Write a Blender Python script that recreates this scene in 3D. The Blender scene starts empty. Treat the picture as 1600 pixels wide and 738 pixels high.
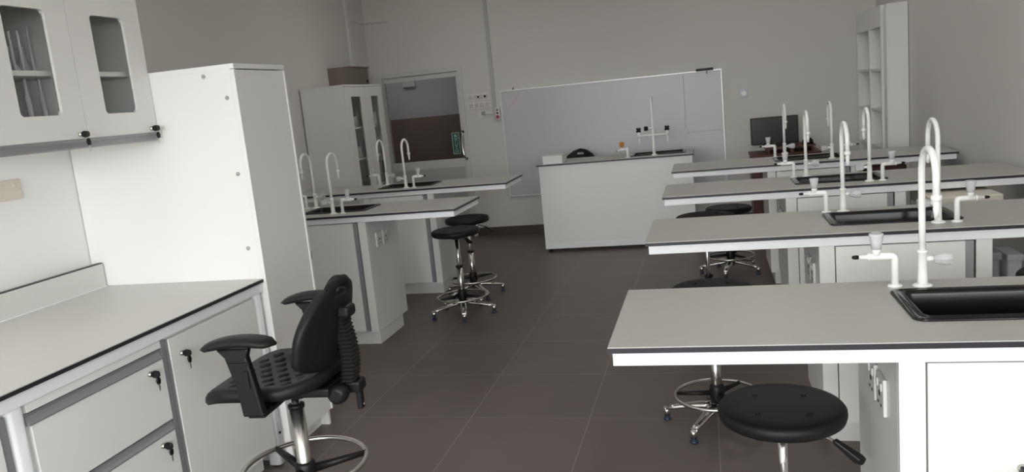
import bpy, math, random
from mathutils import Vector, Matrix
random.seed(7)
PI = math.pi
S = bpy.context.scene
COL = S.collection

# ---------------------------------------------------------------- camera
YAW, PITCH, ROLL, FPX, CAMH = 0.253561, 0.170103, -0.0984952, 1229.766, 1.5405
def make_camera():
    cy, sy, cp, sp = math.cos(YAW), math.sin(YAW), math.cos(PITCH), math.sin(PITCH)
    f = Vector((-sy * cp, cy * cp, -sp)); r = Vector((cy, sy, 0)); u = r.cross(f)
    c, s = math.cos(ROLL), math.sin(ROLL)
    r2 = c * r + s * u; u2 = -s * r + c * u
    cam = bpy.data.cameras.new('camera'); o = bpy.data.objects.new('camera', cam); COL.objects.link(o)
    cam.sensor_fit = 'HORIZONTAL'; cam.sensor_width = 36.0; cam.lens = FPX / 1600 * 36.0
    cam.clip_start = 0.05; cam.clip_end = 100
    m = Matrix((r2, u2, -f)).transposed().to_4x4(); m.translation = Vector((0, 0, CAMH))
    o.matrix_world = m
    S.camera = o
make_camera()

# ---------------------------------------------------------------- world, daylight, exposure
SKY_STRENGTH = 7.2
GROUND_SHARE = 0.30
S.view_settings.view_transform = 'Standard'; S.view_settings.look = 'None'
S.view_settings.gamma = 1.0; S.view_settings.use_curve_mapping = False
S.view_settings.exposure = 1.10
W = bpy.data.worlds.new('overcast_sky'); S.world = W; W.use_nodes = True
nt = W.node_tree; nt.nodes.clear()
wo = nt.nodes.new('ShaderNodeOutputWorld'); wb = nt.nodes.new('ShaderNodeBackground')
tc = nt.nodes.new('ShaderNodeTexCoord'); sx = nt.nodes.new('ShaderNodeSeparateXYZ')
rp = nt.nodes.new('ShaderNodeValToRGB')
nt.links.new(tc.outputs['Generated'], sx.inputs[0]); nt.links.new(sx.outputs['Z'], rp.inputs[0])
rp.color_ramp.elements[0].position = 0.0; rp.color_ramp.elements[0].color = (GROUND_SHARE, GROUND_SHARE * .98, GROUND_SHARE * .92, 1)
rp.color_ramp.elements[1].position = 0.03; rp.color_ramp.elements[1].color = (.94, .98, 1.0, 1)
nt.links.new(rp.outputs[0], wb.inputs[0]); wb.inputs[1].default_value = SKY_STRENGTH
nt.links.new(wb.outputs[0], wo.inputs[0])
try:
    S.cycles.max_bounces = 12; S.cycles.diffuse_bounces = 8; S.cycles.transmission_bounces = 10
    S.cycles.sample_clamp_indirect = 8
except Exception: pass

WIN = (-2.70, 0.70, 0.70, 2.95)     # the rear window opening (behind the camera): x0, x1, z0, z1
WINR = (-3.6, -0.9, 0.95, 2.6)       # the right wall window, behind the camera's view: y0, y1, z0, z1
YREAR = -4.0
def portal(name, loc, rot, sx_, sy_):
    l = bpy.data.lights.new(name, 'AREA'); l.shape = 'RECTANGLE'
    l.size = sx_; l.size_y = sy_; l.cycles.is_portal = True
    o = bpy.data.objects.new(name, l); COL.objects.link(o); o.location = loc; o.rotation_euler = rot
portal('rear_window_portal', ((WIN[0] + WIN[1]) / 2, YREAR - .14, (WIN[2] + WIN[3]) / 2), (PI / 2, 0, 0), WIN[1] - WIN[0], WIN[3] - WIN[2])
portal('right_window_portal', (1.70 + .14, (WINR[0] + WINR[1]) / 2, (WINR[2] + WINR[3]) / 2), (PI / 2, 0, PI / 2), WINR[1] - WINR[0], WINR[3] - WINR[2])

# ---------------------------------------------------------------- materials
MATS = {}
def mat(name, col, rough=.5, metal=0.0, spec=.5, trans=0.0, ior=1.45, noise=0.0, nscale=8.0, bump=0.0, bscale=60.0, coat=0.0, alpha=1.0):
    m = bpy.data.materials.new(name); m.use_nodes = True
    nt = m.node_tree; b = nt.nodes['Principled BSDF']
    b.inputs['Base Color'].default_value = (*col, 1); b.inputs['Roughness'].default_value = rough
    b.inputs['Metallic'].default_value = metal; b.inputs['Specular IOR Level'].default_value = spec
    b.inputs['Transmission Weight'].default_value = trans; b.inputs['IOR'].default_value = ior
    b.inputs['Coat Weight'].default_value = coat; b.inputs['Alpha'].default_value = alpha
    co = nt.nodes.new('ShaderNodeTexCoord')
    if noise > 0:
        n = nt.nodes.new('ShaderNodeTexNoise'); n.inputs['Scale'].default_value = nscale; n.inputs['Detail'].default_value = 4
        nt.links.new(co.outputs['Object'], n.inputs['Vector'])
        r = nt.nodes.new('ShaderNodeMapRange'); r.inputs['To Min'].default_value = 1 - noise; r.inputs['To Max'].default_value = 1 + noise
        nt.links.new(n.outputs['Fac'], r.inputs['Value'])
        x = nt.nodes.new('ShaderNodeVectorMath'); x.operation = 'SCALE'; x.inputs[0].default_value = col
        nt.links.new(r.outputs[0], x.inputs['Scale']); nt.links.new(x.outputs[0], b.inputs['Base Color'])
    if bump > 0:
        n2 = nt.nodes.new('ShaderNodeTexNoise'); n2.inputs['Scale'].default_value = bscale; n2.inputs['Detail'].default_value = 3
        nt.links.new(co.outputs['Object'], n2.inputs['Vector'])
        bp = nt.nodes.new('ShaderNodeBump'); bp.inputs['Strength'].default_value = bump; bp.inputs['Distance'].default_value = .002
        nt.links.new(n2.outputs['Fac'], bp.inputs['Height']); nt.links.new(bp.outputs[0], b.inputs['Normal'])
    MATS[name] = m
    return m
mat('white_laminate', (.76, .755, .735), .38, noise=.015, nscale=3)
mat('white_steel', (.80, .81, .83), .32)
mat('grey_top', (.46, .455, .43), .42, noise=.03, nscale=40)
mat('black_core', (.022, .020, .026), .45)
mat('aluminium', (.34, .345, .365), .42, metal=.45)
mat('chrome', (.72, .70, .68), .14, metal=1)
mat('steel', (.58, .56, .53), .26, metal=1)
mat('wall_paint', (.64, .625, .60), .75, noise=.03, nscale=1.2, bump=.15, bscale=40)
mat('wall_paint_lit', (.83, .825, .805), .7, noise=.015, nscale=1.2, bump=.1, bscale=40)  # wall paint made lighter; stronger light on this stretch is in the colour
mat('grey_top_lit', (.61, .60, .575), .4, noise=.02, nscale=40)  # bench top grey raised to carry the brighter light along the left run
mat('ceiling_paint', (.82, .81, .79), .85)
mat('skirting_tile', (.075, .058, .052), .45)
mat('black_plastic', (.008, .008, .009), .40, spec=.3, bump=.1, bscale=300)
mat('black_pu', (.0085, .0085, .0095), .5, spec=.3, noise=.15, nscale=12, bump=.25, bscale=220)
mat('black_rubber', (.008, .008, .009), .55, spec=.3)
mat('sink_black', (.007, .007, .009), .17, noise=.1, nscale=20)
mat('white_epoxy', (.88, .88, .86), .3)
mat('grey_knob', (.60, .60, .62), .35)
mat('clear_acrylic', (.80, .81, .83), .22, trans=.5, ior=1.35)
mat('glass', (.955, .975, .97), .02, trans=1.0, ior=1.02, spec=.5)
mat('glassware', (.93, .95, .95), .05, trans=.45, ior=1.45, spec=.8)
mat('whiteboard', (.57, .56, .575), .3, noise=.05, nscale=1.6)
mat('marker_red', (.40, .16, .17), .5)
mat('marker_line', (.40, .375, .385), .5)
mat('marker_smear', (.58, .44, .47), .5)
mat('frame_alu', (.74, .75, .75), .35, metal=.4)
mat('door_white', (.60, .595, .58), .45)
mat('door_panel', (.46, .46, .45), .5)
mat('corridor_upper', (.42, .42, .43), .7)
mat('corridor_lower', (.17, .125, .108), .7)
mat('plate_beige', (.66, .60, .52), .4)
mat('plate_white', (.74, .71, .69), .35)
mat('plate_rocker', (.56, .53, .51), .4)
mat('plate_blue', (.52, .54, .62), .3)
mat('box_brown', (.20, .165, .14), .45)
mat('red', (.36, .03, .04), .4)
mat('green', (.02, .13, .07), .4)
mat('sign_green', (.03, .10, .075), .5)
mat('sign_pale', (.36, .50, .44), .5)
mat('orange', (.55, .22, .04), .4)
mat('dark_wood', (.095, .030, .020), .45, noise=.25, nscale=14)
mat('screen', (.012, .012, .015), .25)
mat('cream', (.72, .68, .58), .45)
mat('grey_plastic', (.34, .34, .34), .5)
mat('cardboard_white', (.72, .72, .71), .6)
mat('trunking', (.46, .455, .44), .5)
mat('trunking_white', (.66, .655, .64), .5)
mat('grey_trim', (.42, .42, .41), .5)
mat('key_metal', (.62, .58, .50), .3, metal=1)
mat('glide_blue', (.012, .028, .055), .4)

def floor_material():
    m = bpy.data.materials.new('floor_tiles'); m.use_nodes = True
    nt = m.node_tree; b = nt.nodes['Principled BSDF']; L = nt.links.new
    g = nt.nodes.new('ShaderNodeNewGeometry'); mp = nt.nodes.new('ShaderNodeMapping')
    mp.inputs['Location'].default_value = (1.2213 + 6.0, -3.5470 + 6.0, 0)
    L(g.outputs['Position'], mp.inputs['Vector'])
    br = nt.nodes.new('ShaderNodeTexBrick'); br.offset = 0; br.squash = 1
    br.inputs['Scale'].default_value = 1; br.inputs['Brick Width'].default_value = .6; br.inputs['Row Height'].default_value = .6
    br.inputs['Mortar Size'].default_value = .0018; br.inputs['Mortar Smooth'].default_value = .2; br.inputs['Bias'].default_value = 0
    br.inputs['Color1'].default_value = (.125, .101, .092, 1); br.inputs['Color2'].default_value = (.134, .109, .099, 1)
    br.inputs['Mortar'].default_value = (.27, .24, .22, 1)
    L(mp.outputs[0], br.inputs['Vector'])
    n = nt.nodes.new('ShaderNodeTexNoise'); n.inputs['Scale'].default_value = 3.5; n.inputs['Detail'].default_value = 6
    L(g.outputs['Position'], n.inputs['Vector'])
    r = nt.nodes.new('ShaderNodeMapRange'); r.inputs['To Min'].default_value = .86; r.inputs['To Max'].default_value = 1.14
    L(n.outputs['Fac'], r.inputs['Value'])
    x = nt.nodes.new('ShaderNodeVectorMath'); x.operation = 'SCALE'
    L(br.outputs['Color'], x.inputs[0]); L(r.outputs[0], x.inputs['Scale']); L(x.outputs[0], b.inputs['Base Color'])
    b.inputs['Roughness'].default_value = .42; b.inputs['Specular IOR Level'].default_value = .4
    MATS['floor_tiles'] = m
floor_material()

# ---------------------------------------------------------------- mesh builder
class MB:
    def __init__(s): s.v = []; s.f = []; s.sm = []
    def add(s, vs, fs, smooth=False):
        o = len(s.v); s.v += [tuple(p) for p in vs]
        for f in fs: s.f.append(tuple(i + o for i in f)); s.sm.append(smooth)
        return s
    def box(s, x0, x1, y0, y1, z0, z1):
        x0, x1 = min(x0, x1), max(x0, x1); y0, y1 = min(y0, y1), max(y0, y1); z0, z1 = min(z0, z1), max(z0, z1)
        v = [(x, y, z) for z in (z0, z1) for y in (y0, y1) for x in (x0, x1)]
        return s.add(v, [(0, 2, 3, 1), (4, 5, 7, 6), (0, 1, 5, 4), (2, 6, 7, 3), (0, 4, 6, 2), (1, 3, 7, 5)])
    def loops(s, L, cap0=True, cap1=True, smooth=True, closed=False):
        n = len(L[0]); o = len(s.v)
        for l in L: s.v += [tuple(p) for p in l]
        m = len(L)
        for i in range(m if closed else m - 1):
            a, b = o + i * n, o + ((i + 1) % m) * n
            for j in range(n):
                k = (j + 1) % n
                s.f.append((a + j, a + k, b + k, b + j)); s.sm.append(smooth)
        if cap0 and not closed: s.f.append(tuple(o + j for j in reversed(range(n)))); s.sm.append(False)
        if cap1 and not closed: s.f.append(tuple(o + (m - 1) * n + j for j in range(n))); s.sm.append(False)
        return s
    def tube(s, pts, r, n=14, caps=True):
        P = [Vector(p) for p in pts]; R = r if isinstance(r, (list, tuple)) else [r] * len(P)
        t = [(P[min(i + 1, len(P) - 1)] - P[max(i - 1, 0)]).normalized() for i in range(len(P))]
        up = Vector((0, 0, 1)) if abs(t[0].z) < .9 else Vector((1, 0, 0))
        a = t[0].cross(up).normalized(); L = []
        for i, p in enumerate(P):
            a = (a - t[i] * a.dot(t[i])).normalized(); b = t[i].cross(a)
            L.append([p + R[i] * (math.cos(2 * PI * k / n) * a + math.sin(2 * PI * k / n) * b) for k in range(n)])
        return s.loops(L, caps, caps)
    def cyl(s, p0, p1, r0, r1=None, n=20): return s.tube([p0, p1], [r0, r0 if r1 is None else r1], n)
    def lathe(s, prof, c=(0, 0, 0), n=28, caps=True, axis='z'):
        L = []
        for r, h in prof:
            l = []
            for k in range(n):
                x, y = r * math.cos(2 * PI * k / n), r * math.sin(2 * PI * k / n)
                if axis == 'z': l.append((c[0] + x, c[1] + y, c[2] + h))
                elif axis == 'x': l.append((c[0] + h, c[1] + x, c[2] + y))
                else: l.append((c[0] + y, c[1] + h, c[2] + x))
            L.append(l)
        return s.loops(L, caps, caps)
    def torus(s, c, R, r, n=48, m=10, a0=0, a1=2 * PI):
        full = abs(a1 - a0 - 2 * PI) < 1e-6; L = []
        for i in range(n if full else n + 1):
            a = a0 + (a1 - a0) * i / n
            L.append([(c[0] + (R + r * math.cos(2 * PI * k / m)) * math.cos(a), c[1] + (R + r * math.cos(2 * PI * k / m)) * math.sin(a), c[2] - r * math.sin(2 * PI * k / m)) for k in range(m)])
        return s.loops(L, True, True, True, closed=full)
    def prism(s, poly, axis, a, b):
        def P(u, v, w): return {'x': (w, u, v), 'y': (u, w, v), 'z': (u, v, w)}[axis]
        return s.loops([[P(u, v, a) for u, v in poly], [P(u, v, b) for u, v in poly]], smooth=False)
    def build(s, name, material, parent=None, bevel=0.0, loc=None, seg=2):
        me = bpy.data.meshes.new(name); me.from_pydata(s.v, [], s.f)
        me.polygons.foreach_set('use_smooth', s.sm); me.materials.append(MATS[material])
        import bmesh
        bm = bmesh.new(); bm.from_mesh(me); bmesh.ops.recalc_face_normals(bm, faces=bm.faces); bm.to_mesh(me); bm.free()
        me.update()
        o = bpy.data.objects.new(name, me); COL.objects.link(o)
        if parent is not None: o.parent = parent
        if loc is not None: o.location = loc
        if bevel > 0:
            md = o.modifiers.new('bevel', 'BEVEL'); md.width = bevel; md.segments = seg; md.limit_method = 'ANGLE'; md.angle_limit = math.radians(40)
        return o
def tag(o, label, cat, group=None):
    o['label'] = label; o['category'] = cat
    if group: o['group'] = group
    return o
def thing(name, label, cat, loc=(0, 0, 0), rz=0.0, group=None):
    o = bpy.data.objects.new(name, None); COL.objects.link(o); o.location = loc; o.rotation_euler = (0, 0, rz)
    o.empty_display_size = .05
    return tag(o, label, cat, group)
def struct(name, mb, material, bevel=0.0, parent=None):
    o = mb.build(name, material, parent, bevel); o['kind'] = 'structure'; return o
def dup(root, loc, rz=None, label=None, group=None):
    r = root.copy(); COL.objects.link(r); r.location = loc
    if rz is not None: r.rotation_euler = (0, 0, rz)
    if label: r['label'] = label
    if group: r['group'] = group
    for ch in list(root.children):
        c = ch.copy(); COL.objects.link(c); c.parent = r
        for g in ch.children:
            d = g.copy(); COL.objects.link(d); d.parent = c
    return r
def rrect(x0, x1, y0, y1, r, z, n=6):
    out = []
    for cx, cy, a in ((x1 - r, y1 - r, 0), (x0 + r, y1 - r, PI / 2), (x0 + r, y0 + r, PI), (x1 - r, y0 + r, 1.5 * PI)):
        for k in range(n + 1):
            t = a + PI / 2 * k / n; out.append((cx + r * math.cos(t), cy + r * math.sin(t), z))
    return out
def arc(c, r, a0, a1, n, plane='yz', x=0):
    return [(x, c[0] + r * math.cos(a0 + (a1 - a0) * k / n), c[1] + r * math.sin(a0 + (a1 - a0) * k / n)) for k in range(n + 1)]

# ================================================================ room shell
XL, XN, XR, YB, ZC, YJ = -3.81, -2.84, 1.70, 8.815, 3.15, 3.47
T = .15
struct('floor', MB().box(XL - T, XR + T, YREAR - T, YB + T, -.1, 0), 'floor_tiles')
struct('ceiling', MB().box(XL - T, XR + T, YREAR - T, YB + T, ZC, ZC + .1), 'ceiling_paint')
struct('wall_right', MB().box(XR, XR + T, WINR[1], YB + T, 0, ZC).box(XR, XR + T, YREAR - T, WINR[0], 0, ZC).box(XR, XR + T, WINR[0], WINR[1], 0, WINR[2]).box(XR, XR + T, WINR[0], WINR[1], WINR[3], ZC), 'wall_paint')
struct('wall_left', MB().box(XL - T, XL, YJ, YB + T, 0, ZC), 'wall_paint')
struct('wall_left_pier', MB().box(XL - T, XN, YREAR - T, YJ, 0, ZC), 'wall_paint_lit')
DX0, DX1, DZ = -3.716, -2.690, 1.980
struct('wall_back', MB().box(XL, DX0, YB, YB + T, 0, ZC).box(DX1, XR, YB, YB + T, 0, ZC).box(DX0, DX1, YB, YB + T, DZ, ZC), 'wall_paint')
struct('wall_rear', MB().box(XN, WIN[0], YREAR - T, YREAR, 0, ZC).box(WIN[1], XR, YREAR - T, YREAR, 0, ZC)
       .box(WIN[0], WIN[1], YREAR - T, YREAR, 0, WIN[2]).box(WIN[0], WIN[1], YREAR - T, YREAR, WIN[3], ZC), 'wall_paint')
wf = MB()
for x in [WIN[0] + (WIN[1] - WIN[0]) * k / 4 for k in range(5)]: wf.box(x - .03, x + .03, YREAR - .11, YREAR - .05, WIN[2], WIN[3])
wf.box(WIN[0], WIN[1], YREAR - .11, YREAR - .05, WIN[2], WIN[2] + .05).box(WIN[0], WIN[1], YREAR - .11, YREAR - .05, WIN[3] - .05, WIN[3])
struct('window_1', wf, 'frame_alu')
wf = MB()
for y in [WINR[0] + (WINR[1] - WINR[0]) * k / 4 for k in range(5)]: wf.box(XR + .05, XR + .11, y - .03, y + .03, WINR[2], WINR[3])
wf.box(XR + .05, XR + .11, WINR[0], WINR[1], WINR[2], WINR[2] + .05).box(XR + .05, XR + .11, WINR[0], WINR[1], WINR[3] - .05, WINR[3])
struct('window_2', wf, 'frame_alu')
struct('baseboard_back', MB().box(DX1, XR, YB - .012, YB, 0, .096).box(XL, DX0, YB - .012, YB, 0, .096), 'skirting_tile')
struct('baseboard_right', MB().box(XR - .012, XR, YREAR, YB - .012, 0, .096), 'skirting_tile')
struct('baseboard_left', MB().box(XL, XL + .012, YJ, YB - .012, 0, .096), 'skirting_tile')

# added fill lamps, unseen above the frame, to lift the far room
FILL_STRENGTH = 2.9
def fill_lamp_mats():
    m = bpy.data.materials.new('fill_diffuser'); m.use_nodes = True; nt = m.node_tree; b = nt.nodes['Principled BSDF']
    b.inputs['Emission Color'].default_value = (1, .97, .92, 1); b.inputs['Emission Strength'].default_value = FILL_STRENGTH
    MATS['fill_diffuser'] = m
fill_lamp_mats()
lp0 = None
for k, (x, y) in enumerate([(x, y) for y in (1.6, 4.3, 7.0) for x in (-2.4, .4)]):
    lab = '%s unseen added fill lamp at the ceiling, %s side' % (('nearest', 'middle', 'farthest')[k // 2], ('left', 'right')[k % 2])
    if lp0 is None:
        lp0 = thing('fill_lamp', lab, 'ceiling lamp', (x, y, ZC), 0, 'fill lamps')
        MB().box(-.16, .16, -.62, .62, -.05, 0).build('housing', 'white_steel', lp0, .003)
        MB().box(-.14, .14, -.60, .60, -.062, -.05).build('diffuser', 'fill_diffuser', lp0)
    else: dup(lp0, (x, y, ZC), 0, lab)

# door with a glazed upper half
dfr = MB().box(DX0, DX0 + .05, YB - .02, YB + .10, 0, DZ).box(DX1 - .05, DX1, YB - .02, YB + .10, 0, DZ).box(DX0 + .05, DX1 - .05, YB - .02, YB + .10, DZ - .05, DZ)
struct('trim_1', dfr, 'door_white', .003)
d = thing('door_1', 'white door with large dark glass pane and grey lower panel', 'door', (0, 0, 0)); d['kind'] = 'structure'
del d['category']; del d['label']
a, b = DX0 + .053, DX1 - .053
gx0, gx1, gz0, gz1 = -3.652, -2.768, .932, 1.872
y0, y1 = YB + .0, YB + .045
MB().box(a, gx0, y0, y1, .01, DZ - .053).box(gx1, b, y0, y1, .01, DZ - .053).box(gx0, gx1, y0, y1, gz1, DZ - .053) \
    .box(gx0, gx1, y0, y1, .83, gz0).box(gx0, gx1, y0, y1, .01, .12).build('door_leaf', 'door_white', d, .002)
MB().box(gx0, gx1 - .04, y0 + .006, y1 - .006, .12, .83).box(gx1 - .04, gx1, y0, y1, .12, .83).build('lower_panel', 'door_panel', d)
MB().box(gx0, gx1, y0 + .018, y0 + .024, gz0, gz1).build('glass_pane', 'glass', d)
hp = [(-2.745, YB - .002, 1.235), (-2.750, YB - .035, 1.225)] + [(-2.757 + .018 * ((k / 10 - .5) * 2) ** 2, YB - .05, 1.215 - .265 * k / 10) for k in range(11)] + [(-2.735, YB - .035, .935), (-2.728, YB - .002, .925)]
hd = MB().tube(hp, .0135, 14).build('pull_handle', 'chrome', d)
MB().cyl((-2.742, YB + .001, 1.237), (-2.742, YB - .022, 1.237), .017).cyl((-2.729, YB + .001, .926), (-2.729, YB - .022, .926), .017).build('rosette', 'black_plastic', hd)
# PUSH sticker
sg = MB().box(-2.893, -2.803, YB + .0135, YB + .0175, .985, 1.235).build('door_sign', 'sign_green')
tag(sg, 'narrow green PUSH sign on the dark door glass', 'sign')
bd = MB(); X0, X1, Z0, Z1, yy0, yy1 = -2.893, -2.803, .985, 1.235, YB + .0125, YB + .0135
bd.box(X0, X0 + .007, yy0, yy1, Z0, Z1).box(X1 - .007, X1, yy0, yy1, Z0, Z1).box(X0 + .007, X1 - .007, yy0, yy1, Z0, Z0 + .007).box(X0 + .007, X1 - .007, yy0, yy1, Z1 - .007, Z1).box(X0 + .007, X1 - .007, yy0, yy1, 1.165, 1.170)
bd.build('border', 'sign_pale', sg)
MB().prism([(-2.868, 1.2), (-2.845, 1.222), (-2.848, 1.208), (-2.826, 1.195), (-2.832, 1.178), (-2.852, 1.188), (-2.858, 1.180)], 'y', yy0, yy1).build('hand_symbol', 'sign_pale', sg)
def letters(txt, parent, size, spots, material):
    for ch, p in zip(txt, spots):
        cu = bpy.data.curves.new('letter', 'FONT'); cu.body = ch; cu.size = size; cu.align_x = 'CENTER'; cu.extrude = .0004
        tmp = bpy.data.objects.new('tmp', cu); COL.objects.link(tmp)
        dg = bpy.context.evaluated_depsgraph_get(); me = bpy.data.meshes.new_from_object(tmp.evaluated_get(dg))
        bpy.data.objects.remove(tmp); me.materials.clear(); me.materials.append(MATS[material])
        me.transform(Matrix.Translation(p) @ Matrix.Rotation(PI / 2, 4, 'X'))
        o = bpy.data.objects.new('letter', me); COL.objects.link(o); o.parent = parent
letters('PUSH', sg, .058, [(-2.848, yy0, z) for z in (1.122, 1.080, 1.038, .996)], 'sign_pale')

# corridor seen through the glass
YC = 10.4
struct('wall_corridor', MB().box(-6.5, -1.2, YC, YC + .1, 1.43, 3.0), 'corridor_upper')
struct('wall_corridor_dado', MB().box(-6.5, -1.2, YC - .004, YC + .1, 0, 1.43), 'corridor_lower')
struct('floor_corridor', MB().box(-6.5, -1.2, YB + T, YC + .1, -.1, 0), 'floor_tiles')
struct('ceiling_corridor', MB().box(-6.5, -1.2, YB + T, YC + .1, 3.0, 3.1), 'ceiling_paint')
struct('wall_corridor_end', MB().box(-1.2, -1.1, YB + T, YC + .1, 0, 3.1).box(-6.6, -6.5, YB + T, YC + .1, 0, 3.1), 'corridor_upper')
struct('wall_corridor_near', MB().box(-6.5, XL - T, YB, YB + T, 0, 3.1), 'corridor_upper')
cl = dup(lp0, (-4.0, 9.6, 3.0), PI / 2, 'added fill lamp in the corridor beyond the glass door')  # lamp added only to brighten the dark corridor
nb = MB().box(-4.02, -3.85, YC - .03, YC, 1.855, 1.935).build('notice_plate', 'plate_blue', None, .002)
tag(nb, 'pale plate on the corridor wall seen through the top of the door glass', 'sign')

# ================================================================ fixtures on the back wall
wbd = thing('whiteboard', 'long whiteboard in aluminium frame behind the demonstration bench', 'whiteboard', (-1.04, YB, .44))
hw, hh = 1.22, 1.215
MB().box(-hw + .008, hw - .008, -.016, -.004, .008, hh - .008).build('board_surface', 'whiteboard', wbd)
MB().box(-hw, -hw + .012, -.024, 0, 0, hh).box(hw - .012, hw, -.024, 0, 0, hh).box(-hw + .012, hw - .012, -.024, 0, 0, .012).box(-hw + .012, hw - .012, -.024, 0, hh - .012, hh).build('frame', 'frame_alu', wbd, .002)
def stroke(pts, w, z):
    m = MB()
    for (x0, z0), (x1, z1) in zip(pts[:-1], pts[1:]):
        dx, dz = x1 - x0, z1 - z0; l = math.hypot(dx, dz); nx, nz = -dz / l * w / 2, dx / l * w / 2
        m.prism([(x0 + nx, z0 + nz), (x0 - nx, z0 - nz), (x1 - nx, z1 - nz), (x1 + nx, z1 + nz)], 'y', -.0170 - z, -.0161)
    return m
stroke([(-1.19, .96), (-1.12, 1.02), (-1.04, 1.11), (-1.0, 1.16)], .009, 0).build('pen_stroke', 'marker_smear', wbd)
stroke([(.82, 1.19), (.818, .9), (.815, .62)], .007, 0).build('ruled_line', 'marker_line', wbd)
stroke([(.815, .572), (1.0, .575), (1.2, .572)], .006, 0).build('ruled_line', 'marker_line', wbd)
MB().box(.955, 1.135, -.045, -.004, hh - .006, hh + .022).box(1.062, 1.070, -.03, -.02, hh - .04, hh - .006).build('clip', 'black_plastic', wbd, .002)
MB().cyl((-1.06, -.02, hh + .005), (-1.06, -.005, hh + .022), .008).build('hook', 'box_brown', wbd)
tr = MB().box(-2.352, -2.315, YB - .025, YB, 1.335, ZC).build('cable_trunking', 'trunking', None, .003)
tag(tr, 'vertical grey cable trunking on back wall left of the whiteboard', 'trunking')
bx = thing('button_box', 'small push button box with green, black and red buttons beside whiteboard', 'switch', (-2.301, YB, 1.337))
MB().box(-.026, .026, -.045, 0, 0, .138).build('enclosure', 'plate_white', bx, .004)
for nm, z, r, mm in (('green_button', .112, .011, 'green'), ('black_button', .076, .011, 'black_plastic'), ('red_button', .034, .019, 'red')):
    MB().lathe([(r, -.045), (r, -.054), (r * .8, -.057)], (0, 0, z), axis='y').build(nm, mm, bx)
def gang_plate(label, z, knobs):
    g = thing('switch_panel', label, 'switch', (-2.515, YB, z))
    MB().box(-.133, .133, -.012, 0, 0, .084).build('plate', 'plate_white', g, .003)
    for k in range(4):
        o = MB().box(-.118 + .062 * k, -.070 + .062 * k, -.017, -.012, .017, .067).build('rocker', 'plate_rocker', g, .002)
    for x, r in knobs: MB().lathe([(r, -.012), (r, -.026), (r * .8, -.028)], (x, 0, .045), axis='y').build('knob', 'black_plastic', g)
gang_plate('upper wide switch panel with two dark knobs beside the trunking', 1.571, [(.0, .010), (.078, .012)])
gang_plate('lower wide switch panel with plain rockers under the knobbed panel', 1.479, [])
so = thing('wall_socket', 'small wall socket with grey plug below the switch panels', 'socket', (-2.50, YB, 1.37))
MB().box(-.043, .043, -.01, 0, 0, .082).build('plate', 'plate_white', so, .003)
pg = MB().box(.01, .045, -.045, -.01, .038, .075).build('plug', 'grey_plastic', so, .004)
MB().tube([(.045, -.03, .05), (.09, -.03, .05), (.14, -.014, .052)], .006, 8).build('cord', 'plate_white', pg)
so = thing('wall_socket', 'small square bluish wall plate on back wall right of whiteboard', 'socket', (.395, YB, 1.335))
MB().box(-.043, .043, -.012, 0, 0, .086).build('plate', 'plate_blue', so, .004)
MB().lathe([(.027, -.012), (.027, -.019), (.022, -.021)], (0, 0, .04), axis='y').build('dome', 'white_epoxy', so)
# left corner: trunking, cable, panel box
tr = MB().box(XL, XL + .03, 8.31, 8.40, 2.06, ZC).build('cable_trunking', 'trunking_white', None, .003)
tag(tr, 'white trunking running up the left wall corner above the brown box', 'trunking')
cb = MB().tube([(XL + .012, 8.40, 2.59), (XL + .012, YB - .02, 2.585), (XL + .02, YB - .010, 2.585), (XL + .3, YB - .010, 2.572)], .008, 8).build('cable', 'trunking_white')
tag(cb, 'thin white cable crossing the back left corner of walls', 'cable')
pb = thing('panel_box', 'brown metal electrical box on left wall above the glass cabinet', 'box', (XL, 7.72, 1.862))
MB().box(0, .15, 0, .70, 0, .19).build('housing', 'box_brown', pb, .004)
MB().box(0, .16, .25, .72, .19, .205).build('lid', 'box_brown', pb, .003)
MB().cyl((.15, .645, .045), (.16, .645, .045), .016).build('latch', 'black_plastic', pb)

# ================================================================ benches
ZT = .905
SINK = (.747, 1.245, .155, .458)      # hole in worktop, from the bench's left near corner
def make_worktop(label):
    t = thing('lab_worktop', label, 'worktop')
    Lx, D = 1.93, .577
    x0, x1, y0, y1 = SINK[0] + .012, SINK[1] - .012, SINK[2] + .012, SINK[3] - .012
    def frame(m, i, z0, z1): return m.box(i, x0, i, D - i, z0, z1).box(x1, Lx - i, i, D - i, z0, z1).box(x0, x1, i, y0, z0, z1).box(x0, x1, y1, D - i, z0, z1)
    frame(MB(), .002, -.003, 0).build('top_panel', 'grey_top', t)
    frame(MB(), 0, -.016, -.003).build('black_edge', 'black_core', t)
    MB().box(.012, Lx - .012, .012, .034, -.053, -.016).box(.012, Lx - .012, D - .034, D - .012, -.053, -.016).box(.012, .034, .034, D - .034, -.053, -.016).box(Lx - .034, Lx - .012, .034, D - .034, -.053, -.016).build('apron_frame', 'white_steel', t, .0015)
    return t
def make_sink(label):
    t = thing('lab_sink', label, 'sink')
    x0, x1, y0, y1 = SINK
    def L(i, z, r): return rrect(x0 + i, x1 - i, y0 + i, y1 - i, r, z)
    m = MB().loops([L(.0, .0005, .03), L(.001, .005, .03), L(.006, .0075, .028), L(.014, .0055, .026), L(.020, .0055, .024), L(.026, .009, .022), L(.031, .007, .02), L(.034, -.005, .02), L(.038, -.06, .03), L(.060, -.19, .05), L(.085, -.205, .06)], False, True)
    o = m.build('basin', 'sink_black', t)
    md = o.modifiers.new('solid', 'SOLIDIFY'); md.thickness = .004; md.offset = -1
    cx, cy = (x0 + x1) / 2, (y0 + y1) / 2
    MB().lathe([(.036, -.203), (.034, -.199), (.024, -.201), (.012, -.2015)], (cx, cy, 0)).build('drain', 'steel', t)
    return t
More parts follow.
